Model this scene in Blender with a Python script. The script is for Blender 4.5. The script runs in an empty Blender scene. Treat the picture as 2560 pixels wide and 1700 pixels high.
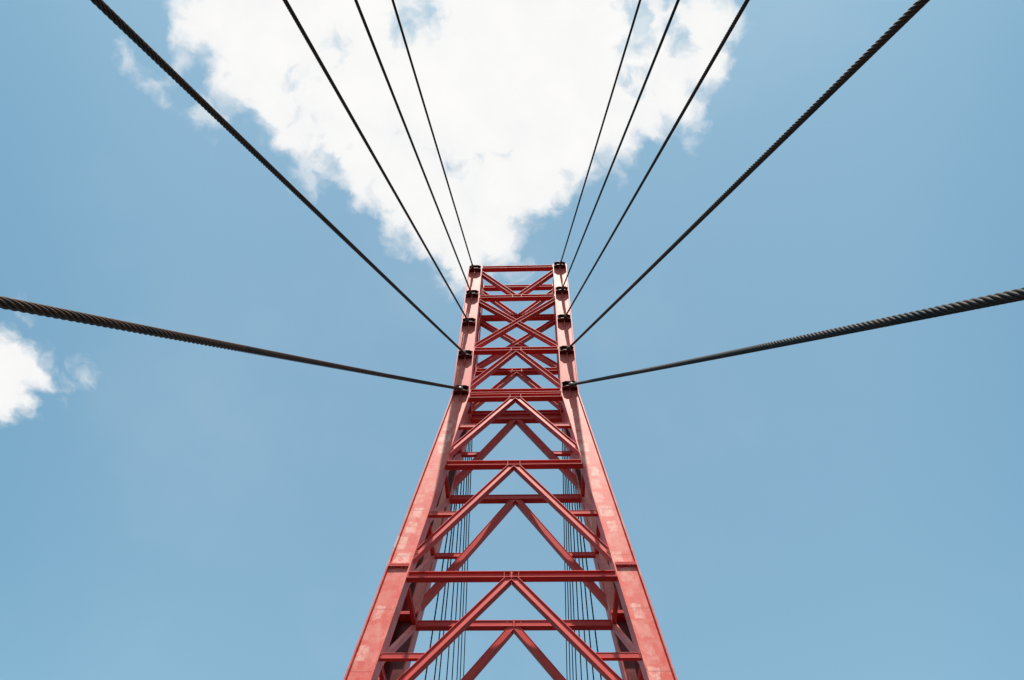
import bpy, bmesh, math, random
import numpy as np
from mathutils import Vector, Matrix

random.seed(7)
scene = bpy.context.scene
COL = scene.collection
V = Vector

# ------------------------------------------------------------------ dimensions (metres)
Z0 = 14.45                 # height of the knee datum above the bridge deck
ZK = Z0 - 0.2042           # level where the splayed lower legs meet the upright upper legs
A = 1.5                    # outer half width of the upper section
LW = 0.42                 # width of one leg
LD = 0.32                  # depth of one leg
SX = 0.1364                # sideways splay of the lower legs per metre
SY = 0.0745                # fore and aft splay per metre
D = 0.688                 # distance from the front frame to the rear frame
ZTOP = Z0 + 5.93
ZBOT = 0.0

def hw(z): return A + (SX * (ZK - z) if z < ZK else 0.0)
def yf(z, rear=False):
    dz = max(0.0, ZK - z)
    return D + SY * dz if rear else -SY * dz

# ------------------------------------------------------------------ node helpers
def new_mat(name):
    m = bpy.data.materials.new(name); m.use_nodes = True
    nt = m.node_tree
    return m, nt, nt.nodes['Principled BSDF']

def N(nt, typ, **kw):
    n = nt.nodes.new(typ)
    for k, v in kw.items(): setattr(n, k, v)
    return n

def link(nt, a, b): nt.links.new(a, b)

def mth(nt, op, a, b=None, c=None, clamp=False):
    n = nt.nodes.new('ShaderNodeMath'); n.operation = op; n.use_clamp = clamp
    for i, x in enumerate((a, b, c)):
        if x is None: continue
        if isinstance(x, (int, float)): n.inputs[i].default_value = x
        else: nt.links.new(x, n.inputs[i])
    return n.outputs[0]

def mixc(nt, fac, c1, c2, blend='MIX'):
    n = nt.nodes.new('ShaderNodeMix'); n.data_type = 'RGBA'; n.blend_type = blend
    for sock, x in ((n.inputs[0], fac), (n.inputs[6], c1), (n.inputs[7], c2)):
        if isinstance(x, (int, float)): sock.default_value = x
        elif isinstance(x, tuple): sock.default_value = (*x, 1) if len(x) == 3 else x
        else: nt.links.new(x, sock)
    return n.outputs[2]

def noise(nt, vec, scale, detail=4.0, rough=0.55, w=None):
    n = nt.nodes.new('ShaderNodeTexNoise')
    n.inputs['Scale'].default_value = scale; n.inputs['Detail'].default_value = detail
    n.inputs['Roughness'].default_value = rough
    if vec is not None: nt.links.new(vec, n.inputs['Vector'])
    return n.outputs['Fac']

def ramp(nt, fac, lo, hi):
    n = nt.nodes.new('ShaderNodeMapRange'); n.interpolation_type = 'SMOOTHSTEP'
    nt.links.new(fac, n.inputs[0]); n.inputs[1].default_value = lo; n.inputs[2].default_value = hi
    return n.outputs[0]

# ------------------------------------------------------------------ materials
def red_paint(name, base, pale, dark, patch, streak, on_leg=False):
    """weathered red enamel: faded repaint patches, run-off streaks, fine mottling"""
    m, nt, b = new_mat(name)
    tc = N(nt, 'ShaderNodeTexCoord'); obj = tc.outputs['Object']
    mp = N(nt, 'ShaderNodeMapping'); link(nt, obj, mp.inputs[0])
    warp = N(nt, 'ShaderNodeTexNoise'); warp.inputs['Scale'].default_value = 7
    link(nt, obj, warp.inputs['Vector'])
    wv = N(nt, 'ShaderNodeVectorMath', operation='SCALE'); link(nt, warp.outputs['Color'], wv.inputs[0]); wv.inputs['Scale'].default_value = 0.12
    av = N(nt, 'ShaderNodeVectorMath', operation='ADD'); link(nt, obj, av.inputs[0]); link(nt, wv.outputs[0], av.inputs[1])
    mp2 = N(nt, 'ShaderNodeMapping'); link(nt, av.outputs[0], mp2.inputs[0]); mp2.inputs['Scale'].default_value = (1.0, 0.35, 0.62)
    vo = N(nt, 'ShaderNodeTexVoronoi', distance='CHEBYCHEV'); vo.inputs['Scale'].default_value = 4.2
    link(nt, mp2.outputs[0], vo.inputs['Vector'])
    sep = N(nt, 'ShaderNodeSeparateColor'); link(nt, vo.outputs['Color'], sep.inputs[0])
    cell = ramp(nt, sep.outputs[0], 0.45, 0.85)
    edge = ramp(nt, vo.outputs['Distance'], 0.62, 0.35)
    mott = ramp(nt, noise(nt, obj, 6.0, 5, 0.65), 0.35, 0.68)
    fine = noise(nt, obj, 55.0, 4, 0.7)
    pf = mth(nt, 'MULTIPLY', mth(nt, 'MULTIPLY', cell, edge), mth(nt, 'ADD', mth(nt, 'MULTIPLY', mott, 0.75), 0.25))
    pf = mth(nt, 'MULTIPLY', pf, patch)
    seam = None
    if on_leg:
        # touch-up patches rolled on one below another along each leg, and faint plate seams
        sx = N(nt, 'ShaderNodeSeparateXYZ'); link(nt, av.outputs[0], sx.inputs[0])
        so_ = N(nt, 'ShaderNodeSeparateXYZ'); link(nt, obj, so_.inputs[0])
        drop = mth(nt, 'MAXIMUM', mth(nt, 'SUBTRACT', ZK, so_.outputs[2]), 0.0)
        mid = mth(nt, 'ADD', mth(nt, 'MULTIPLY', drop, SX), A - LW / 2)
        u = mth(nt, 'SUBTRACT', mth(nt, 'ABSOLUTE', sx.outputs[0]), mid)
        zc_ = mth(nt, 'DIVIDE', sx.outputs[2], 0.37)
        cellz = mth(nt, 'FLOOR', zc_); fr = mth(nt, 'FRACT', zc_)
        sgn = mth(nt, 'SIGN', so_.outputs[0])
        wn = N(nt, 'ShaderNodeTexWhiteNoise', noise_dimensions='2D')
        cv = N(nt, 'ShaderNodeCombineXYZ'); link(nt, cellz, cv.inputs[0]); link(nt, sgn, cv.inputs[1]); link(nt, cv.outputs[0], wn.inputs['Vector'])
        rs_ = N(nt, 'ShaderNodeSeparateColor'); link(nt, wn.outputs['Color'], rs_.inputs[0])
        du = mth(nt, 'ABSOLUTE', mth(nt, 'SUBTRACT', u, mth(nt, 'MULTIPLY', mth(nt, 'SUBTRACT', rs_.outputs[1], 0.5), 0.16)))
        wu = mth(nt, 'ADD', mth(nt, 'MULTIPLY', rs_.outputs[2], 0.06), 0.075)
        dv = mth(nt, 'ABSOLUTE', mth(nt, 'SUBTRACT', fr, 0.5))
        inside = mth(nt, 'MULTIPLY', ramp(nt, mth(nt, 'SUBTRACT', wu, du), -0.008, 0.02), ramp(nt, mth(nt, 'SUBTRACT', 0.38, dv), -0.02, 0.07))
        scuff = mth(nt, 'MULTIPLY', ramp(nt, noise(nt, obj, 11.0, 6, 0.7), 0.36, 0.58), ramp(nt, noise(nt, obj, 38.0, 4, 0.7), 0.30, 0.52))
        touch = mth(nt, 'MULTIPLY', mth(nt, 'MULTIPLY', inside, mth(nt, 'ADD', mth(nt, 'MULTIPLY', scuff, 0.80), 0.20)), ramp(nt, rs_.outputs[0], 0.05, 0.60))
        below = ramp(nt, so_.outputs[2], ZK - 0.5, ZK - 1.3)          # the upper legs are evenly painted
        pf = mth(nt, 'MULTIPLY', mth(nt, 'MAXIMUM', mth(nt, 'MULTIPLY', pf, 0.30), touch), below)
        sf = mth(nt, 'ABSOLUTE', mth(nt, 'SUBTRACT', mth(nt, 'FRACT', mth(nt, 'DIVIDE', so_.outputs[2], 1.11)), 0.5))
        seam = mth(nt, 'MULTIPLY', ramp(nt, sf, 0.012, 0.004), mth(nt, 'MULTIPLY', below, 0.45))
    big = ramp(nt, noise(nt, obj, 1.1, 4, 0.6), 0.3, 0.7)
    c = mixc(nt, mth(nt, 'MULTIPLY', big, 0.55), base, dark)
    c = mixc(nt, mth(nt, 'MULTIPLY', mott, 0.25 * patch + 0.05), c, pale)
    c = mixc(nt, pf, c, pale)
    if seam is not None: c = mixc(nt, seam, c, (0.30, 0.03, 0.03))
    # vertical streaks
    mps = N(nt, 'ShaderNodeMapping'); link(nt, obj, mps.inputs[0]); mps.inputs['Scale'].default_value = (26, 26, 1.3)
    st = ramp(nt, noise(nt, mps.outputs[0], 1.0, 5, 0.65), 0.58, 0.78)
    sm = ramp(nt, noise(nt, obj, 0.9, 2, 0.5), 0.5, 0.66)
    c = mixc(nt, mth(nt, 'MULTIPLY', mth(nt, 'MULTIPLY', st, sm), streak), c, (0.72, 0.42, 0.36))
    c = mixc(nt, mth(nt, 'MULTIPLY', ramp(nt, fine, 0.56, 0.8), 0.12), c, (0.30, 0.03, 0.025))
    link(nt, c, b.inputs['Base Color'])
    rr = N(nt, 'ShaderNodeMapRange'); link(nt, mott, rr.inputs[0]); rr.inputs[3].default_value = 0.48; rr.inputs[4].default_value = 0.54
    link(nt, rr.outputs[0], b.inputs['Roughness'])
    b.inputs['Specular IOR Level'].default_value = 0.62
    b.inputs['Specular Tint'].default_value = (1.0, 0.86, 0.76, 1)
    bp = N(nt, 'ShaderNodeBump'); bp.inputs['Strength'].default_value = 0.05; bp.inputs['Distance'].default_value = 0.004
    link(nt, fine, bp.inputs['Height']); link(nt, bp.outputs[0], b.inputs['Normal'])
    return m

M_LEG = red_paint('weathered_red_leg_paint', (0.78, 0.092, 0.070), (0.92, 0.44, 0.35), (0.70, 0.052, 0.042), 1.0, 0.8, True)
M_TROUGH_SHADE = red_paint('shaded_trough_paint', (0.20, 0.018, 0.022), (0.34, 0.09, 0.085), (0.13, 0.010, 0.014), 0.5, 1.0)  # darkened red: trough shade is painted in, the pale streaks are weathering
M_BEAM = red_paint('red_beam_paint', (0.68, 0.038, 0.032), (0.74, 0.075, 0.06), (0.58, 0.020, 0.020), 0.3, 0.10)
M_BRACKET_SHADE = red_paint('shaded_bracket_paint', (0.12, 0.010, 0.010), (0.18, 0.02, 0.02), (0.08, 0.006, 0.008), 0.3, 0.1)  # bracket red taken almost to black for the shade in the pockets

def rope_mat(name, c1, c2, rust, amt):
    m, nt, b = new_mat(name)
    tc = N(nt, 'ShaderNodeTexCoord'); o = tc.outputs['Object']
    f = ramp(nt, noise(nt, o, 9.0, 5, 0.65), 0.38, 0.66)
    g = ramp(nt, noise(nt, o, 2.3, 4, 0.6), 0.5 - amt * 0.3, 0.75 - amt * 0.3)
    sp = ramp(nt, noise(nt, o, 70.0, 3, 0.6), 0.6, 0.75)
    c = mixc(nt, f, c1, c2)
    c = mixc(nt, mth(nt, 'MULTIPLY', g, 0.8), c, rust)
    c = mixc(nt, mth(nt, 'MULTIPLY', sp, 0.5), c, (0.012, 0.010, 0.009))
    gv = N(nt, 'ShaderNodeAttribute', attribute_name='groove')
    c = mixc(nt, mth(nt, 'MULTIPLY', ramp(nt, gv.outputs['Fac'], 0.45, 0.95), 0.85), c, (0.006, 0.005, 0.005))  # crease shade between the strands painted into the rope colour
    link(nt, c, b.inputs['Base Color'])
    b.inputs['Roughness'].default_value = 0.62
    b.inputs['Specular IOR Level'].default_value = 0.2
    bp = N(nt, 'ShaderNodeBump'); bp.inputs['Strength'].default_value = 0.4; bp.inputs['Distance'].default_value = 0.003
    link(nt, noise(nt, o, 260.0, 2, 0.5), bp.inputs['Height']); link(nt, bp.outputs[0], b.inputs['Normal'])
    return m

M_ROPE_RUST = rope_mat('rusty_wire_rope', (0.028, 0.018, 0.012), (0.060, 0.034, 0.021), (0.115, 0.042, 0.017), 0.65)
M_ROPE_GREY = rope_mat('dark_grey_wire_rope', (0.018, 0.020, 0.018), (0.038, 0.039, 0.034), (0.075, 0.034, 0.018), 0.3)
M_ROPE_DARK = rope_mat('black_wire_rope', (0.010, 0.013, 0.013), (0.02, 0.024, 0.024), (0.03, 0.02, 0.014), 0.2)
M_ROPE_OLIVE = rope_mat('olive_wire_rope', (0.075, 0.072, 0.045), (0.11, 0.10, 0.065), (0.09, 0.06, 0.03), 0.3)

def plain(name, col, rough, metal=0.0, var=0.3, scale=12.0):
    m, nt, b = new_mat(name)
    tc = N(nt, 'ShaderNodeTexCoord')
    f = noise(nt, tc.outputs['Object'], scale, 5, 0.6)
    c = mixc(nt, f, tuple(x * (1 - var) for x in col), tuple(min(1, x * (1 + var)) for x in col))
    link(nt, c, b.inputs['Base Color']); b.inputs['Roughness'].default_value = rough; b.inputs['Metallic'].default_value = metal
    return m

M_STEEL = plain('galvanised_fitting', (0.20, 0.18, 0.15), 0.42, 0.6, 0.4)
M_BOLT = plain('painted_bolt', (0.70, 0.14, 0.10), 0.45, 0.0, 0.2)
M_ASPHALT = plain('asphalt', (0.04, 0.04, 0.04), 0.9, 0, 0.3, 30)
M_GROUND = plain('unseen_dark_ground', (0.014, 0.018, 0.014), 0.85, 0, 0.4, 0.08)  # unseen ground, made dark and dull to keep light off the undersides
M_GROUND.node_tree.nodes['Principled BSDF'].inputs['Specular IOR Level'].default_value = 0.1
M_PLINTH = plain('concrete', (0.30, 0.29, 0.27), 0.85, 0, 0.15, 3)

# ------------------------------------------------------------------ object helpers
def link_mesh(name, verts, faces, mat, parent=None, smooth=False):
    me = bpy.data.meshes.new(name); me.from_pydata([tuple(v) for v in verts], [], faces); me.update()
    me.materials.append(mat)
    if smooth:
        me.polygons.foreach_set('use_smooth', [True] * len(me.polygons))
    o = bpy.data.objects.new(name, me); COL.objects.link(o)
    if parent is not None: o.parent = parent
    return o

def link_bm(name, bm, mat, parent=None, bevel=0.0):
    bmesh.ops.recalc_face_normals(bm, faces=bm.faces)
    me = bpy.data.meshes.new(name); bm.to_mesh(me); bm.free()
    me.materials.append(mat)
    o = bpy.data.objects.new(name, me); COL.objects.link(o)
    if parent is not None: o.parent = parent
    if bevel > 0:
        bv = o.modifiers.new('bevel', 'BEVEL'); bv.width = bevel; bv.segments = 2; bv.limit_method = 'ANGLE'; bv.angle_limit = math.radians(40)
        bv.harden_normals = False
    return o

def add_prism(bm, ring0, ring1):
    a = [bm.verts.new(p) for p in ring0]; b = [bm.verts.new(p) for p in ring1]
    n = len(a)
    for i in range(n):
        bm.faces.new((a[i], a[(i + 1) % n], b[(i + 1) % n], b[i]))
    bm.faces.new(a[::-1]); bm.faces.new(b)

def add_box(bm, lo, hi):
    x0, y0, z0 = lo; x1, y1, z1 = hi
    add_prism(bm, [(x0, y0, z0), (x1, y0, z0), (x1, y1, z0), (x0, y1, z0)], [(x0, y0, z1), (x1, y0, z1), (x1, y1, z1), (x0, y1, z1)])

def add_cyl(bm, c, axis, r, h, n=8):
    ax = V(axis).normalized(); u = ax.orthogonal().normalized(); w = ax.cross(u)
    c = V(c)
    r0 = [c + (u * math.cos(2 * math.pi * k / n) + w * math.sin(2 * math.pi * k / n)) * r for k in range(n)]
    add_prism(bm, r0, [p + ax * h for p in r0])

def i_section(h, bf, t, o, tw):
    """(v, w): v across the height, w the depth measured from the front edge; web set back by o"""
    a, b = h / 2, h / 2 - t
    return [(-a, 0), (-a, bf), (-b, bf), (-b, o + tw), (b, o + tw), (b, bf), (a, bf), (a, 0), (b, 0), (b, o), (-b, o), (-b, 0)]

SEC_BEAM = i_section(0.125, 0.15, 0.013, 0.042, 0.012)
SEC_DIAG = i_section(0.125, 0.14, 0.012, 0.027, 0.012)
SEC_BEAM_R = i_section(0.125, 0.15, 0.013, 0.016, 0.012)
SEC_DIAG_R = i_section(0.125, 0.14, 0.012, 0.008, 0.012)
SEC_DIAG_U = i_section(0.125, 0.14, 0.012, 0.038, 0.012)
SEC_STUB = i_section(0.092, 0.085, 0.010, 0.007, 0.010)
SEC_SIDE = i_section(0.085, 0.075, 0.012, 0.012, 0.012)

def cut(bm, co, no):
    """trim everything on the side the normal points to, and cap"""
    g = bmesh.ops.bisect_plane(bm, geom=bm.verts[:] + bm.edges[:] + bm.faces[:], dist=1e-6, plane_co=co, plane_no=no, clear_outer=True)
    ed = [e for e in g['geom_cut'] if isinstance(e, bmesh.types.BMEdge)]
    if ed:
        bmesh.ops.edgeloop_fill(bm, edges=ed)

def member(name, p0, p1, up, dep, sec, mat, parent, cuts=(), ext=0.0, bevel=0.0025):
    """rolled section from p0 to p1; (v,w) = (up, dep); ext lengthens both ends before the trimming planes"""
    p0, p1 = V(p0), V(p1); ax = (p1 - p0).normalized(); up = V(up); dep = V(dep)
    a, b = p0 - ax * ext, p1 + ax * ext
    bm = bmesh.new()
    add_prism(bm, [a + up * v + dep * w for v, w in sec], [b + up * v + dep * w for v, w in sec])
    for co, no in cuts: cut(bm, V(co), V(no))
    return link_bm(name, bm, mat, parent, bevel)

# ------------------------------------------------------------------ the pylon
pylon = bpy.data.objects.new('bridge_pylon', None); COL.objects.link(pylon)
pylon['label'] = 'tall red painted steel lattice pylon with splayed legs and zigzag bracing'
pylon['category'] = 'pylon'

def bolts(bm, pts, axis, r=0.014, h=0.014):
    for p in pts: add_cyl(bm, p, axis, r, h, 6)

R_WEB = 0.05          # set-back of the leg web behind the outward flange edges
TF = 0.028            # flange thickness of the legs

def make_leg(side, rear):
    def ring(z):
        xo = side * hw(z); xi = side * (hw(z) - LW); y = yf(z, rear); s = side
        w0 = y + (LD - R_WEB - 0.022 if rear else R_WEB)     # the web lies near the outward face of the pylon
        w1 = w0 + 0.022
        return [(xo, y, z), (xo, y + LD, z), (xo - s * TF, y + LD, z), (xo - s * TF, w1, z),
                (xi + s * TF, w1, z), (xi + s * TF, y + LD, z), (xi, y + LD, z), (xi, y, z),
                (xi + s * TF, y, z), (xi + s * TF, w0, z), (xo - s * TF, w0, z), (xo - s * TF, y, z)]
    zs = [ZTOP, ZK, 9.17, 6.0, 3.0, ZBOT]
    bm = bmesh.new(); prev = None
    for z in zs:
        cur = [bm.verts.new(p) for p in ring(z)]
        if prev:
            for i in range(12):
                f = bm.faces.new((prev[i], prev[(i + 1) % 12], cur[(i + 1) % 12], cur[i]))
                if rear and i in (8, 9, 10): f.material_index = 1      # rear leg trough, its shade painted on with the darkened red
        else: bm.faces.new(cur)
        prev = cur
    bm.faces.new(prev[::-1])
    leg = link_bm('leg', bm, M_LEG, pylon, 0.004)
    leg.data.materials.append(M_TROUGH_SHADE)
    # bolted splice flange half way down the visible part
    for zs_ in (Z0 - 5.27, Z0 - 11.3):
        bm = bmesh.new()
        y = yf(zs_, rear)
        xi = side * (hw(zs_) - LW + TF + 0.001); xo = side * (hw(zs_) - TF - 0.001)
        for dz in (0.0, 0.031):
            add_box(bm, (min(xi, xo), y + 0.004, zs_ + dz), (max(xi, xo), y + (LD - R_WEB - 0.02 if rear else R_WEB + 0.004), zs_ + dz + 0.028))
        link_bm('splice_plate', bm, M_BEAM, leg, 0.002)
        for k in (-0.135, -0.08, 0.06, 0.13):
            xc = side * (hw(zs_) - LW / 2) + k
            for zz in (zs_ - 0.02, zs_ + 0.0591):
                bm = bmesh.new(); add_cyl(bm, (xc, y + (0.1 if rear else 0.027), zz), (0, 0, 1), 0.013, 0.02, 6)
                link_bm('bolt', bm, M_BOLT, leg)
    return leg

legs = {(s, r): make_leg(s, r) for r in (False, True) for s in (-1, 1)}

def frame_basis(rear, lower):
    """depth direction of a frame (square to the frame plane)"""
    if not lower: return V((0, 1, 0))
    return V((0, 1, -SY)).normalized()

def fp(x, z, rear, back=0.0):
    return V((x, yf(z, rear) + back, z))

def cross_beam(z_top, rear, lower, stiff=(), splice=False):
    h = 0.125
    zc = z_top - h / 2
    y = yf(zc, rear) + 0.004
    x = hw(zc) - LW - 0.0005
    oy = 0.0175 if rear and lower else 0.0415
    def endcut(s):
        n = V((s, 0, SX * (1 if lower else 0))).normalized()
        return ((s * (hw(zc) - LW + 0.006), y, zc), n)
    b = member('cross_beam', (-x, y, zc), (x, y, zc), (0, 0, 1), (0, 1, 0), SEC_BEAM_R if rear and lower else SEC_BEAM, M_BEAM, pylon, [endcut(-1), endcut(1)], 0.2)
    if stiff:
        for xs in stiff:
            bm = bmesh.new()
            add_box(bm, (xs - 0.006, y + 0.003, zc - 0.0487), (xs + 0.006, y + oy, zc + 0.0487))
            link_bm('stiffener', bm, M_BEAM, b, 0.001)
    if splice:
        bm = bmesh.new()
        add_box(bm, (-0.014, y - 0.003, zc - 0.075), (0.014, y + oy, zc + 0.066))
        bolts(bm, [(sx * 0.014, y + 0.018, zc + dz) for sx in (1,) for dz in (-0.03, 0.03)], (1, 0, 0), 0.015, 0.022)
        bolts(bm, [(-0.014, y + 0.018, zc + dz) for dz in (-0.03, 0.03)], (-1, 0, 0), 0.015, 0.022)
        link_bm('splice_joint', bm, M_BEAM, b)
    # bolted end plates against the legs
    for s in (-1, 1):
        bm = bmesh.new()
        xl = s * (hw(zc) - LW)
        add_box(bm, (min(xl, xl - s * 0.016), y + 0.003, zc - 0.0487), (max(xl, xl - s * 0.016), y + oy, zc + 0.0487))
        bolts(bm, [(xl - s * 0.016, y + 0.02, zc + dz) for dz in (-0.028, 0.028)], (-s, 0, 0), 0.014, 0.026)
        link_bm('end_plate', bm, M_BEAM, b)
    return b

def brace(p_leg, p_mid, side, rear, lower, cuts, plate_end=True, name='diagonal_brace'):
    """sloping brace between a leg and the middle of the frame"""
    dep = frame_basis(rear, lower)
    p0, p1 = V(p_leg), V(p_mid)
    off = dep * 0.008
    ax = (p1 - p0).normalized()
    up = dep.cross(ax)
    if up.z < 0: up = -up
    b = member(name, p0 + off, p1 + off, up, dep, (SEC_DIAG_R if rear else SEC_DIAG) if lower else SEC_DIAG_U, M_BEAM, pylon, cuts, 0.5)
    if plate_end:
        bm = bmesh.new()
        s = side
        # stack of end-plate bolts at the leg
        n = V((s, 0, SX if lower else 0)).normalized()
        along = V((n.z, 0, -n.x)) * s
        for k in range(5):
            t = -0.075 + k * 0.036
            c = p0 + along * t + dep * 0.022
            add_cyl(bm, c - n * 0.004, -n, 0.014, 0.042, 6)
        link_bm('bolt_row', bm, M_BOLT, b)
    return b

def leg_cut(s, z, lower, rear):
    n = V((s, 0, SX if lower else 0)).normalized()
    return ((s * (hw(z) - LW + 0.004), 0, z), n)

HB = 0.125
BR = 0.105            # half the vertical thickness of a sloping brace
for rear in (False, True):
    st = (-0.125, 0.125)
    zl = [Z0 - 0.205, Z0 - 2.545, Z0 - 5.392, Z0 - 8.45, Z0 - 11.6]
    zT, z4, z2 = Z0 + 5.86, Z0 + 4.185, Z0 + 1.65
    cross_beam(zT, rear, False)
    cross_beam(z4, rear, False, st)
    cross_beam(z2, rear, False, st)
    cross_beam(Z0 - 0.018, rear, False)
    cross_beam(zl[0], rear, True, st)
    cross_beam(zl[1], rear, True, st)
    cross_beam(zl[2], rear, True, st, splice=True)
    cross_beam(zl[3], rear, True, st, splice=True)
    cross_beam(zl[4], rear, True, st)
    # top V: from the leg heads down to the middle of the second beam
    for s in (-1, 1):
        zc = z4 + 0.11
        xa = hw(zT) - LW
        brace(fp(s * xa, Z0 + 5.50, rear), fp(s * 0.10, z4 + 0.06, rear), s, rear, False,
              [leg_cut(s, Z0 + 5.5, False, rear), ((s * 0.0015, 0, 0), (-s, 0, 0)), ((0, 0, z4 + 0.0005), (0, 0, -1)), ((0, 0, zT - HB - 0.0005), (0, 0, 1))])
    # X panel: one brace runs through, the other is in two halves
    xa = hw(z2) - LW
    zhi, zlo = Z0 + 3.92, Z0 + 1.75
    pa, pb = fp(-xa, zlo, rear), fp(xa, zhi, rear)
    brace(pa, pb, -1, rear, False, [leg_cut(-1, zlo, False, rear), leg_cut(1, zhi, False, rear), ((0, 0, z2 + 0.0005), (0, 0, -1)), ((0, 0, z4 - HB - 0.0005), (0, 0, 1))])
    axn = (pb - pa).normalized(); upn = V((0, 1, 0)).cross(axn)
    if upn.z < 0: upn = -upn
    pm = (pa + pb) / 2
    brace(fp(-xa, zhi, rear), pm, -1, rear, False, [leg_cut(-1, zhi, False, rear), (pm + upn * 0.063, -upn), ((0, 0, z4 - HB - 0.0005), (0, 0, 1))])
    brace(fp(xa, zlo, rear), pm, 1, rear, False, [leg_cut(1, zlo, False, rear), (pm - upn * 0.063, upn), ((0, 0, z2 + 0.0005), (0, 0, -1))])
    # inverted V panels
    panels = [(z2, Z0 + 0.175, False, None), (zl[0], Z0 - 2.175, True, Z0 - 1.367), (zl[1], Z0 - 5.005, True, Z0 - 4.005), (zl[2], Z0 - 8.06, True, Z0 - 6.985),
              (zl[3], Z0 - 11.2, True, Z0 - 10.0)]
    for zt_, zfoot, lower, zs_ in panels:
        zb_ = zt_ - HB
        for s in (-1, 1):
            xa = hw(zfoot) - LW
            top = fp(s * 0.125, zb_ - BR, rear)
            foot = fp(s * xa, zfoot, rear)
            cuts = [leg_cut(s, zfoot, lower, rear), ((s * 0.0015, 0, 0), (-s, 0, 0)), ((0, 0, zb_ - 0.0005), (0, 0, 1))]
            if not lower: cuts.append(((0, 0, Z0 - 0.0175), (0, 0, -1)))
            brace(foot, top, s, rear, lower, cuts)
            if zs_:
                # short strut from the leg to the brace
                t = (zs_ - zfoot) / (top.z - zfoot)
                xd = abs(foot.x + (top.x - foot.x) * t)
                slope = V((top.x - foot.x, 0, top.z - foot.z)).normalized()
                nrm = V((slope.z, 0, -slope.x)) * 1.0
                if nrm.x * s < 0: nrm = -nrm
                y = yf(zs_, rear) + 0.02
                xl = hw(zs_) - LW
                stub = member('short_strut', (s * xd, y, zs_), (s * xl, y, zs_), (0, 0, 1), (0, 1, 0), SEC_STUB, M_BEAM, pylon,
                       [leg_cut(s, zs_, True, rear), (V((s * xd, y, zs_)) + nrm * 0.0635, -nrm)], 0.3, 0.002)
                bm = bmesh.new()
                bolts(bm, [(s * xl, y + 0.008, zs_ + dz) for dz in (-0.02, 0.02)], (-s, 0, 0), 0.011, 0.03)
                link_bm('bolt_row', bm, M_BOLT, stub)

# bracing in the two sides of the pylon, between front and rear legs
lv = [Z0 + 5.75, Z0 + 4.11, Z0 + 2.87, Z0 + 1.58, Z0 - 0.1, Z0 - 1.367, Z0 - 2.61, Z0 - 4.005, Z0 - 5.455, Z0 - 6.985, Z0 - 8.5, Z0 - 10.0, Z0 - 11.66]
for s in (-1, 1):
    for i, z in enumerate(lv):
        x = s * (hw(z) - LW + 0.005)
        y0, y1 = yf(z) + LD + 0.001, yf(z, True) - 0.001
        member('side_strut', (x, y0, z), (x, y1, z), (0, 0, 1), (s, 0, 0), SEC_SIDE, M_BEAM, pylon, (), 0.0, 0.002)
        if i + 1 < len(lv):
            z1 = lv[i + 1]
            a = V((s * (hw(z) - LW + 0.004), yf(z, True) - 0.001, z - 0.09))
            b = V((s * (hw(z1) - LW + 0.004), yf(z1) + LD + 0.001, z1 + 0.075))
            ax = (b - a).normalized()
            up = V((1, 0, 0)).cross(ax).normalized(); dep = ax.cross(up).normalized()
            if dep.x * s < 0: dep = -dep
            sec = [(-0.05, 0), (-0.05, 0.012), (0.038, 0.012), (0.038, 0.08), (0.05, 0.08), (0.05, 0)]
            if up.z < 0: up = -up
            member('side_brace', a, b, up, dep, sec, M_LEG, pylon, (), 0.0, 0.002)

# ------------------------------------------------------------------ cable brackets
FRONT = {
 ('L', 0): ((-1.285, -0.03, 14.399), (-2.835, -12.573, 0.45)),
 ('L', 1): ((-1.302, -0.03, 15.802), (-2.724, -15.938, 0.45)),
 ('L', 2): ((-1.316, -0.03, 17.276), (-2.611, -19.363, 0.45)),
 ('L', 3): ((-1.321, -0.03, 18.712), (-2.5, -22.728, 0.45)),
 ('L', 4): ((-1.348, -0.03, 20.148), (-2.388, -26.114, 0.45)),
 ('R', 0): ((1.307, -0.03, 14.502), (3.661, -12.457, 0.45)),
 ('R', 1): ((1.317, -0.03, 15.929), (3.77, -15.749, 0.45)),
 ('R', 2): ((1.306, -0.03, 17.37), (3.876, -18.981, 0.45)),
 ('R', 3): ((1.294, -0.03, 18.817), (3.984, -22.242, 0.45)),
 ('R', 4): ((1.304, -0.03, 20.265), (4.107, -25.965, 0.45)),
}
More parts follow.
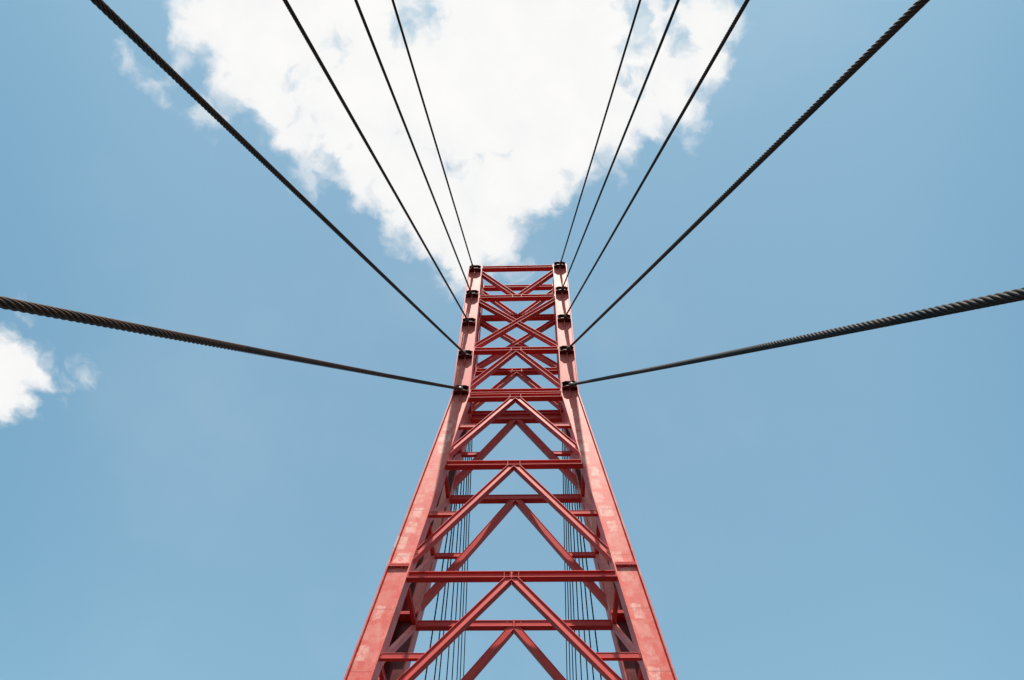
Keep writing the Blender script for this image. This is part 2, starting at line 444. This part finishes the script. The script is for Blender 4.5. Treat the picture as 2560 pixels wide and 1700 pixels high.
def bracket(side, z, rear):
    """two chamfered shelf plates between the leg flanges with the fork pin between them"""
    xi = side * (hw(z) - LW + TF + 0.001); xo = side * (hw(z) - TF - 0.001)
    x0, x1 = min(xi, xo), max(xi, xo)
    xc = (x0 + x1) / 2; w = (x1 - x0) / 2
    sg = -1 if not rear else 1
    yw = yf(z) + R_WEB if not rear else yf(z, True) + LD - R_WEB
    P = 0.135
    def poly(zz): return [(x0, yw, zz), (x1, yw, zz), (x1, yw + sg * (P - 0.045), zz), (xc + w * 0.5, yw + sg * P, zz), (xc - w * 0.5, yw + sg * P, zz), (x0, yw + sg * (P - 0.045), zz)]
    bm = bmesh.new()
    for dz in (-0.105, 0.070):
        add_prism(bm, poly(z + dz), poly(z + dz + 0.02))
    for dx in (-0.035, 0.035):
        add_box(bm, (xc + dx - 0.008, min(yw, yw + sg * 0.09), z - 0.0845), (xc + dx + 0.008, max(yw, yw + sg * 0.09), z + 0.0695))
    # added backing plate and side cheeks: dark paint supplies the pocket's shade
    add_box(bm, (x0 + 0.003, min(yw + sg * 0.001, yw + sg * 0.012), z - 0.0848), (x1 - 0.003, max(yw + sg * 0.001, yw + sg * 0.012), z + 0.0698))
    for sx, xe in ((1, x0), (-1, x1)):
        add_box(bm, (min(xe + sx * 0.003, xe + sx * 0.015), min(yw + sg * 0.0125, yw + sg * (P - 0.05)), z - 0.0848), (max(xe + sx * 0.003, xe + sx * 0.015), max(yw + sg * 0.0125, yw + sg * (P - 0.05)), z + 0.0698))
    b = link_bm('cable_bracket', bm, M_BRACKET_SHADE, pylon, 0.002)
    bm = bmesh.new()
    g0, g1 = yw, yw + sg * 0.075
    add_prism(bm, [(xc - 0.007, g0, z - 0.1055), (xc - 0.007, g1, z - 0.1055), (xc - 0.007, g1, z - 0.30), (xc - 0.007, g0, z - 0.42)],
                  [(xc + 0.007, g0, z - 0.1055), (xc + 0.007, g1, z - 0.1055), (xc + 0.007, g1, z - 0.30), (xc + 0.007, g0, z - 0.42)])
    link_bm('gusset', bm, M_LEG, b, 0.001)
    return b

for (sd, k), (T, B) in FRONT.items():
    bracket(-1 if sd == 'L' else 1, T[2], False)
for s in (-1, 1):
    for i in range(8):
        bracket(s, 14.35 + 0.81 * i, True)

# ------------------------------------------------------------------ cables
def rope_mesh(name, T, B, dia, strands, per, ring, mat, sag=0.0, phase=0.0, lay_k=6.1):
    """twisted wire rope: strands lie side by side on a right-hand helix"""
    T = np.array(T, float); B = np.array(B, float)
    L = np.linalg.norm(B - T); a = (B - T) / L
    side = np.cross(a, [0, 0, 1.0]); side /= np.linalg.norm(side); up = np.cross(side, a)
    n = max(2, int(L / ring)); t = np.linspace(0, 1, n + 1)
    cen = T + np.outer(t, B - T); cen[:, 2] -= 4 * sag * t * (1 - t)
    sn = math.sin(math.pi / strands)
    Rc = (dia / 2) / (1 + sn); rs = Rc * sn
    dl = np.linspace(-0.93, 0.93, per) * (math.pi / strands)
    ang = np.concatenate([dl + 2 * math.pi * k / strands for k in range(strands)])
    rad = np.tile(Rc * np.cos(dl) + np.sqrt(np.maximum(0, rs ** 2 - (Rc * np.sin(dl)) ** 2)), strands)
    m = len(ang)
    lay = lay_k * dia
    tw = 2 * math.pi * (t * L) / lay + phase
    th = ang[None, :] + tw[:, None]
    # right-handed about the direction of travel: (side, up, a) has up x ... orientation fixed below
    e1 = side; e2 = np.cross(a, e1)
    co = cen[:, None, :] + rad[None, :, None] * (np.cos(th)[..., None] * e1 + np.sin(th)[..., None] * e2)
    verts = co.reshape(-1, 3)
    i = np.arange(n)[:, None] * m; j = np.arange(m)[None, :]; j2 = (j + 1) % m
    quads = np.stack([i + j, i + j2, i + m + j2, i + m + j], -1).reshape(-1, 4)
    me = bpy.data.meshes.new(name)
    me.vertices.add(len(verts)); me.vertices.foreach_set('co', verts.ravel())
    me.loops.add(quads.size); me.loops.foreach_set('vertex_index', quads.ravel().astype(np.int32))
    me.polygons.add(len(quads)); me.polygons.foreach_set('loop_start', (np.arange(len(quads)) * 4).astype(np.int32))
    me.polygons.foreach_set('loop_total', np.full(len(quads), 4, np.int32))
    me.update(calc_edges=True); me.validate()
    me.polygons.foreach_set('use_smooth', np.ones(len(quads), bool))
    at = me.attributes.new('groove', 'FLOAT', 'POINT')
    at.data.foreach_set('value', np.tile(np.tile(np.abs(dl) * strands / math.pi, strands), n + 1).astype(np.float32))
    me.materials.append(mat)
    o = bpy.data.objects.new(name, me); COL.objects.link(o)
    return o

def socket(o, T, B, dia, sg):
    """open fork socket with its cross pin at the pylon end"""
    T, B = V(T), V(B); a = (B - T).normalized()
    u = V((1, 0, 0)); u = (u - a * u.dot(a)).normalized(); w = a.cross(u)
    bm = bmesh.new()
    n = 12
    prof = [(0.06, 0.030), (0.10, dia * 0.95), (0.24, dia * 0.72), (0.26, dia * 0.56)]
    rings = []
    for d, r in prof:
        rings.append([bm.verts.new(T + a * d + (u * math.cos(2 * math.pi * k / n) + w * math.sin(2 * math.pi * k / n)) * r) for k in range(n)])
    for r0, r1 in zip(rings, rings[1:]):
        for k in range(n): bm.faces.new((r0[k], r0[(k + 1) % n], r1[(k + 1) % n], r1[k]))
    bm.faces.new(rings[0][::-1]); bm.faces.new(rings[-1])
    for sx in (-1, 1):
        c = T + u * (sx * 0.024)
        p = [c - a * 0.035 + w * 0.026, c - a * 0.035 - w * 0.026, c + a * 0.075 - w * 0.026, c + a * 0.075 + w * 0.026]
        add_prism(bm, [q - u * 0.008 for q in p], [q + u * 0.008 for q in p])
    s = link_bm('socket', bm, M_STEEL, o, 0.002)
    bm = bmesh.new()
    add_cyl(bm, T - V((0.06, 0, 0)), (1, 0, 0), 0.017, 0.12, 10)
    add_cyl(bm, T - V((0, 0.0, 0)) - V((0, 0.02, 0.0)), (0, -1, 0.25), 0.014, 0.03, 8)
    link_bm('pin', bm, M_STEEL, s, 0.002)

DIA = {'L': (0.068, 0.057, 0.046, 0.045, 0.044), 'R': (0.067, 0.057, 0.044, 0.042, 0.041)}
ORD = ['lowest', 'second lowest', 'middle', 'second highest', 'highest']
WHERE = {'L': ['runs out through the left edge', 'runs out near the top left corner', 'crosses the left side of the big cloud', 'crosses the cloud between two thinner stays', 'is the steepest and thinnest on its side'],
         'R': ['runs out through the right edge', 'runs out near the top right corner', 'crosses the right end of the big cloud', 'crosses the cloud between two other stays', 'is the steepest and thinnest on its side']}
for (sd, k), (T, B) in FRONT.items():
    d = DIA[sd][k]
    mat = M_ROPE_RUST if sd == 'L' or k in (1, 2) else M_ROPE_GREY
    near = k < 2
    a = (V(B) - V(T)).normalized()
    start = V(T) + a * 0.25
    o = rope_mesh('stay_cable', start, B, d, 7, 6 if near else 5, d * (0.34 if near else 0.42), mat, (0.035, 0.03, 0.02, 0.02, 0.02)[k])
    lbl = {'L': 'left', 'R': 'right'}[sd]
    o['label'] = f'{"rusty brown" if mat == M_ROPE_RUST else "dark grey"} twisted stay from {ORD[k]} {lbl} bracket, {WHERE[sd][k]}'
    o['category'] = 'cable'; o['group'] = 'twisted wire stays on the near side of the pylon'
    socket(o, T, B, d, -1)

REAR_END = {-1: [(-3.784, 12.0), (-3.954, 17.2), (-4.334, 22.4), (-4.339, 27.6), (-4.44, 32.8), (-4.504, 38.0), (-4.706, 43.2), (-4.83, 48.4)], 1: [(2.956, 12.0), (2.877, 17.2), (2.784, 22.4), (2.556, 27.6), (2.33, 32.8), (2.226, 38.0), (2.095, 43.2), (1.917, 48.4)]}
RORD = ['outermost', 'second from outside', 'third from outside', 'fourth from outside', 'fourth from inside', 'third from inside', 'second from inside', 'innermost']
for s in (-1, 1):
    for i, (x, y) in enumerate(REAR_END[s]):
        T = (s * 1.29, 1.05, 14.35 + 0.81 * i); B = (x, y, 0.45)
        mat = M_ROPE_OLIVE if i in (1, 2) else M_ROPE_DARK
        a = (V(B) - V(T)).normalized()
        o = rope_mesh('rear_stay_cable', V(T) + a * 0.1, B, 0.034, 6, 3, 0.06, mat, 0.02, 0.0, 16.0)
        o['label'] = f'thin {"olive" if mat == M_ROPE_OLIVE else "black"} stay behind the {"left" if s < 0 else "right"} leg, {RORD[i]} of eight'
        o['category'] = 'cable'; o['group'] = 'thin stays behind the pylon'

# ------------------------------------------------------------------ deck and ground (below the view)
def ctr(y): return -0.033 * y
bm = bmesh.new()
ys = (-30.0, 56.0)
add_prism(bm, [(ctr(ys[0]) - 2.75, ys[0], -0.5), (ctr(ys[0]) + 2.75, ys[0], -0.5), (ctr(ys[0]) + 2.75, ys[0], -0.05), (ctr(ys[0]) - 2.75, ys[0], -0.05)],
              [(ctr(ys[1]) - 2.75, ys[1], -0.5), (ctr(ys[1]) + 2.75, ys[1], -0.5), (ctr(ys[1]) + 2.75, ys[1], -0.05), (ctr(ys[1]) - 2.75, ys[1], -0.05)])
deck = link_bm('bridge_deck', bm, M_ASPHALT); deck['kind'] = 'structure'
me = bpy.data.meshes.new('unseen_ground'); me.from_pydata([(-3000, -3000, -6), (3000, -3000, -6), (3000, 3000, -6), (-3000, 3000, -6)], [], [(0, 1, 2, 3)])
me.materials.append(M_GROUND); g = bpy.data.objects.new('unseen_ground', me); COL.objects.link(g); g['kind'] = 'structure'  # sheet out of view, darkened so little light bounces up

# ------------------------------------------------------------------ sun and sky
SUN = V((0.035, -1.0, 2.9)).normalized()
sl = bpy.data.lights.new('sun', 'SUN'); sl.energy = 5.0; sl.angle = math.radians(0.5); sl.color = (1.0, 0.955, 0.89)
so = bpy.data.objects.new('sun', sl); COL.objects.link(so)
so.rotation_euler = SUN.to_track_quat('Z', 'Y').to_euler(); so.location = (0, -20, 60)

world = bpy.data.worlds.new('World'); scene.world = world; world.use_nodes = True
nt = world.node_tree; nt.nodes.clear()
out = N(nt, 'ShaderNodeOutputWorld'); bg = N(nt, 'ShaderNodeBackground'); bg.inputs['Strength'].default_value = 0.1
link(nt, bg.outputs[0], out.inputs[0])
sky = N(nt, 'ShaderNodeTexSky', sky_type='NISHITA'); sky.sun_disc = False
sky.sun_elevation = math.asin(SUN.z); sky.sun_rotation = math.atan2(SUN.x, SUN.y)
sky.air_density = 1.0; sky.dust_density = 1.2; sky.ozone_density = 1.0
SKYMUL = (2.0, 2.5, 2.02)
skyc = mixc(nt, 0.55, mixc(nt, 1.0, sky.outputs[0], SKYMUL, 'MULTIPLY'), (2.56, 4.42, 6.12))

ax_ = N(nt, 'ShaderNodeVectorMath', operation='DOT_PRODUCT')      # the sky deepens towards the east and west, away from the sun
CLOUD_DIR = V((-0.05113, 0.32842, 0.94315))
RT = CLOUD_DIR.cross(V((0, 0, 1))).normalized(); UT = RT.cross(CLOUD_DIR)
MAIN = [(-0.3704, 0.0982, 0.0571), (-0.3147, 0.0896, 0.077), (-0.3362, 0.0334, 0.0505), (-0.29, 0.0062, 0.0455), (-0.2912, 0.0498, 0.0729), (-0.1732, 0.0808, 0.1239), (-0.0409, 0.0812, 0.137), (0.0748, 0.0901, 0.1263), (0.1514, 0.1269, 0.0963), (0.2321, 0.1371, 0.0679), (0.2615, 0.1676, 0.0458), (0.2711, 0.1202, 0.0342), (-0.2602, -0.0238, 0.0404), (-0.2185, -0.0415, 0.0468), (-0.1775, -0.0365, 0.0646), (-0.1688, -0.0821, 0.037), (-0.1157, -0.0697, 0.0719), (-0.112, -0.1172, 0.0402), (-0.0637, -0.1114, 0.0674), (-0.0653, -0.1609, 0.028), (-0.0285, -0.1565, 0.05), (-0.0247, -0.194, 0.0266), (0.0057, -0.1276, 0.0558), (0.0234, -0.1629, 0.0263), (0.0124, -0.0781, 0.0669), (0.0651, -0.0687, 0.0424), (0.0741, -0.0349, 0.057), (0.1178, -0.0004, 0.0564), (0.1558, 0.0274, 0.0559), (0.1994, 0.0555, 0.0419), (0.2365, 0.0826, 0.0463), (-0.677, -0.4195, 0.0545), (-0.6371, -0.4164, 0.0305), (-0.6836, -0.456, 0.043), (-0.6514, -0.4607, 0.0188), (-0.6798, -0.3774, 0.0221)]
THIN = [(-0.4821, 0.034, 0.0176), (-0.4546, 0.0159, 0.0201), (-0.4353, -0.0008, 0.0146), (-0.5827, -0.4363, 0.0241), (-0.5596, -0.4131, 0.0212), (-0.5948, -0.4516, 0.0148), (-0.6432, -0.337, 0.0166), (-0.3814, -0.0218, 0.0343), (-0.2402, -0.0848, 0.0356), (-0.1265, -0.1681, 0.0217), (-0.0346, -0.2208, 0.032), (0.0508, -0.1915, 0.0254), (0.271, 0.03, 0.0165), (0.1806, -0.0488, 0.0121), (-0.415, 0.0451, 0.0276), (-0.4712, 0.0247, 0.0166), (-0.5012, 0.0423, 0.0099), (-0.1318, 0.1363, 0.0217), (0.1813, 0.1575, 0.0333)]
HOLE = [(-0.112, 0.1362, 0.0283), (-0.1241, 0.111, 0.0132), (0.1766, 0.1675, 0.0209), (0.1802, 0.1306, 0.0191), (0.1807, 0.1006, 0.0148), (0.2252, 0.1577, 0.0145), (0.2379, 0.1378, 0.0135), (-0.2189, 0.0831, 0.0088), (-0.3671, -0.0061, 0.0136), (-0.2143, -0.067, 0.0153), (-0.2326, -0.0547, 0.0105), (-0.2624, 0.0372, 0.0056)]

tc = N(nt, 'ShaderNodeTexCoord'); link(nt, tc.outputs['Generated'], ax_.inputs[0]); ax_.inputs[1].default_value = (1, 0, 0)
side_ = ramp(nt, mth(nt, 'ABSOLUTE', ax_.outputs['Value']), 0.40, 0.72)
skyc = mixc(nt, side_, skyc, mixc(nt, 1.0, skyc, (0.74, 0.86, 0.90), 'MULTIPLY'))
hz = noise(nt, tc.outputs['Generated'], 3.2, 4, 0.55)
skyc = mixc(nt, mth(nt, 'MULTIPLY', ramp(nt, hz, 0.45, 0.75), 0.10), skyc, (6.2, 7.1, 7.8))
tc = N(nt, 'ShaderNodeTexCoord'); dirv = tc.outputs['Generated']
def vdot(a, vec):
    n = N(nt, 'ShaderNodeVectorMath', operation='DOT_PRODUCT'); link(nt, a, n.inputs[0]); n.inputs[1].default_value = tuple(vec); return n.outputs['Value']
dz = mth(nt, 'MAXIMUM', vdot(dirv, CLOUD_DIR), 0.05)
comb = N(nt, 'ShaderNodeCombineXYZ')
link(nt, mth(nt, 'DIVIDE', vdot(dirv, RT), dz), comb.inputs[0]); link(nt, mth(nt, 'DIVIDE', vdot(dirv, UT), dz), comb.inputs[1])
pl = comb.outputs[0]
# turbulence displaces the coordinate, so the cloud edge breaks into billows and shreds
def warp(vec, scale, amp, detail):
    n = N(nt, 'ShaderNodeTexNoise'); n.inputs['Scale'].default_value = scale; n.inputs['Detail'].default_value = detail; n.inputs['Roughness'].default_value = 0.62
    link(nt, vec, n.inputs['Vector'])
    s = N(nt, 'ShaderNodeVectorMath', operation='SUBTRACT'); link(nt, n.outputs['Color'], s.inputs[0]); s.inputs[1].default_value = (0.5, 0.5, 0.5)
    k = N(nt, 'ShaderNodeVectorMath', operation='SCALE'); link(nt, s.outputs[0], k.inputs[0]); k.inputs['Scale'].default_value = amp
    a = N(nt, 'ShaderNodeVectorMath', operation='ADD'); link(nt, vec, a.inputs[0]); link(nt, k.outputs[0], a.inputs[1])
    return a.outputs[0]
wp = warp(warp(pl, 10.0, 0.045, 2), 26.0, 0.034, 4)
def field(blobs, vec):
    f = None
    for x, y, r in blobs:
        d = N(nt, 'ShaderNodeVectorMath', operation='DISTANCE'); link(nt, vec, d.inputs[0]); d.inputs[1].default_value = (x, y, 0)
        # flatten z component of warp has no effect on the layout beyond a small offset
        v = mth(nt, 'SUBTRACT', r, d.outputs['Value'])
        f = v if f is None else mth(nt, 'MAXIMUM', f, v)
    return f
flat = N(nt, 'ShaderNodeVectorMath', operation='MULTIPLY'); link(nt, wp, flat.inputs[0]); flat.inputs[1].default_value = (1, 1, 0)
wp = flat.outputs[0]
fb = noise(nt, wp, 30.0, 7, 0.52)
fb2 = noise(nt, pl, 12.0, 7, 0.6)
fm = mth(nt, 'ADD', field(MAIN, wp), mth(nt, 'MULTIPLY', mth(nt, 'SUBTRACT', fb, 0.5), 0.065))
fm = mth(nt, 'ADD', fm, 0.004)
hf = mth(nt, 'ADD', field(HOLE, wp), mth(nt, 'MULTIPLY', mth(nt, 'SUBTRACT', fb, 0.5), 0.11))
hole = mth(nt, 'SUBTRACT', 1.0, mth(nt, 'MULTIPLY', ramp(nt, hf, -0.016, 0.026), 0.78))
am = mth(nt, 'MULTIPLY', ramp(nt, fm, -0.010, 0.026), hole)
ft = mth(nt, 'ADD', field(THIN, wp), mth(nt, 'MULTIPLY', mth(nt, 'SUBTRACT', fb, 0.52), 0.10))
at = mth(nt, 'MULTIPLY', ramp(nt, ft, -0.006, 0.036), 0.55)
alpha = mth(nt, 'MAXIMUM', am, at)
alpha = mth(nt, 'MULTIPLY', alpha, ramp(nt, vdot(dirv, CLOUD_DIR), 0.2, 0.4))
body = mth(nt, 'ADD', mth(nt, 'MULTIPLY', ramp(nt, fb2, 0.3, 0.7), 0.5), mth(nt, 'MULTIPLY', ramp(nt, fm, 0.0, 0.06), 0.5))
cloudc = mixc(nt, body, (8.9, 9.0, 9.1), (9.8, 9.72, 9.55))
final = mixc(nt, alpha, skyc, cloudc)
link(nt, final, bg.inputs['Color'])

# ------------------------------------------------------------------ camera
cd = bpy.data.cameras.new('camera'); cam = bpy.data.objects.new('camera', cd); COL.objects.link(cam); scene.camera = cam
yaw, pitch, roll = -0.0505, 0.9456, 0.025
F = V((math.sin(yaw) * math.cos(pitch), math.cos(yaw) * math.cos(pitch), math.sin(pitch)))
R = V((math.cos(yaw), -math.sin(yaw), 0)); U = R.cross(F)
R2 = R * math.cos(roll) + U * math.sin(roll); U2 = U * math.cos(roll) - R * math.sin(roll)
mt = Matrix((R2, U2, -F)).transposed().to_4x4(); mt.translation = V((0.4288, -10.6773, Z0 - 12.8597))
cam.matrix_world = mt
cd.sensor_width = 36.0; cd.sensor_fit = 'HORIZONTAL'; cd.lens = 1750.15 / 2560 * 36; cd.clip_start = 0.05; cd.clip_end = 10000

scene.render.engine = 'CYCLES'
scene.view_settings.view_transform = 'Standard'; scene.view_settings.look = 'None'; scene.view_settings.exposure = 0; scene.view_settings.gamma = 1
scene.cycles.max_bounces = 6
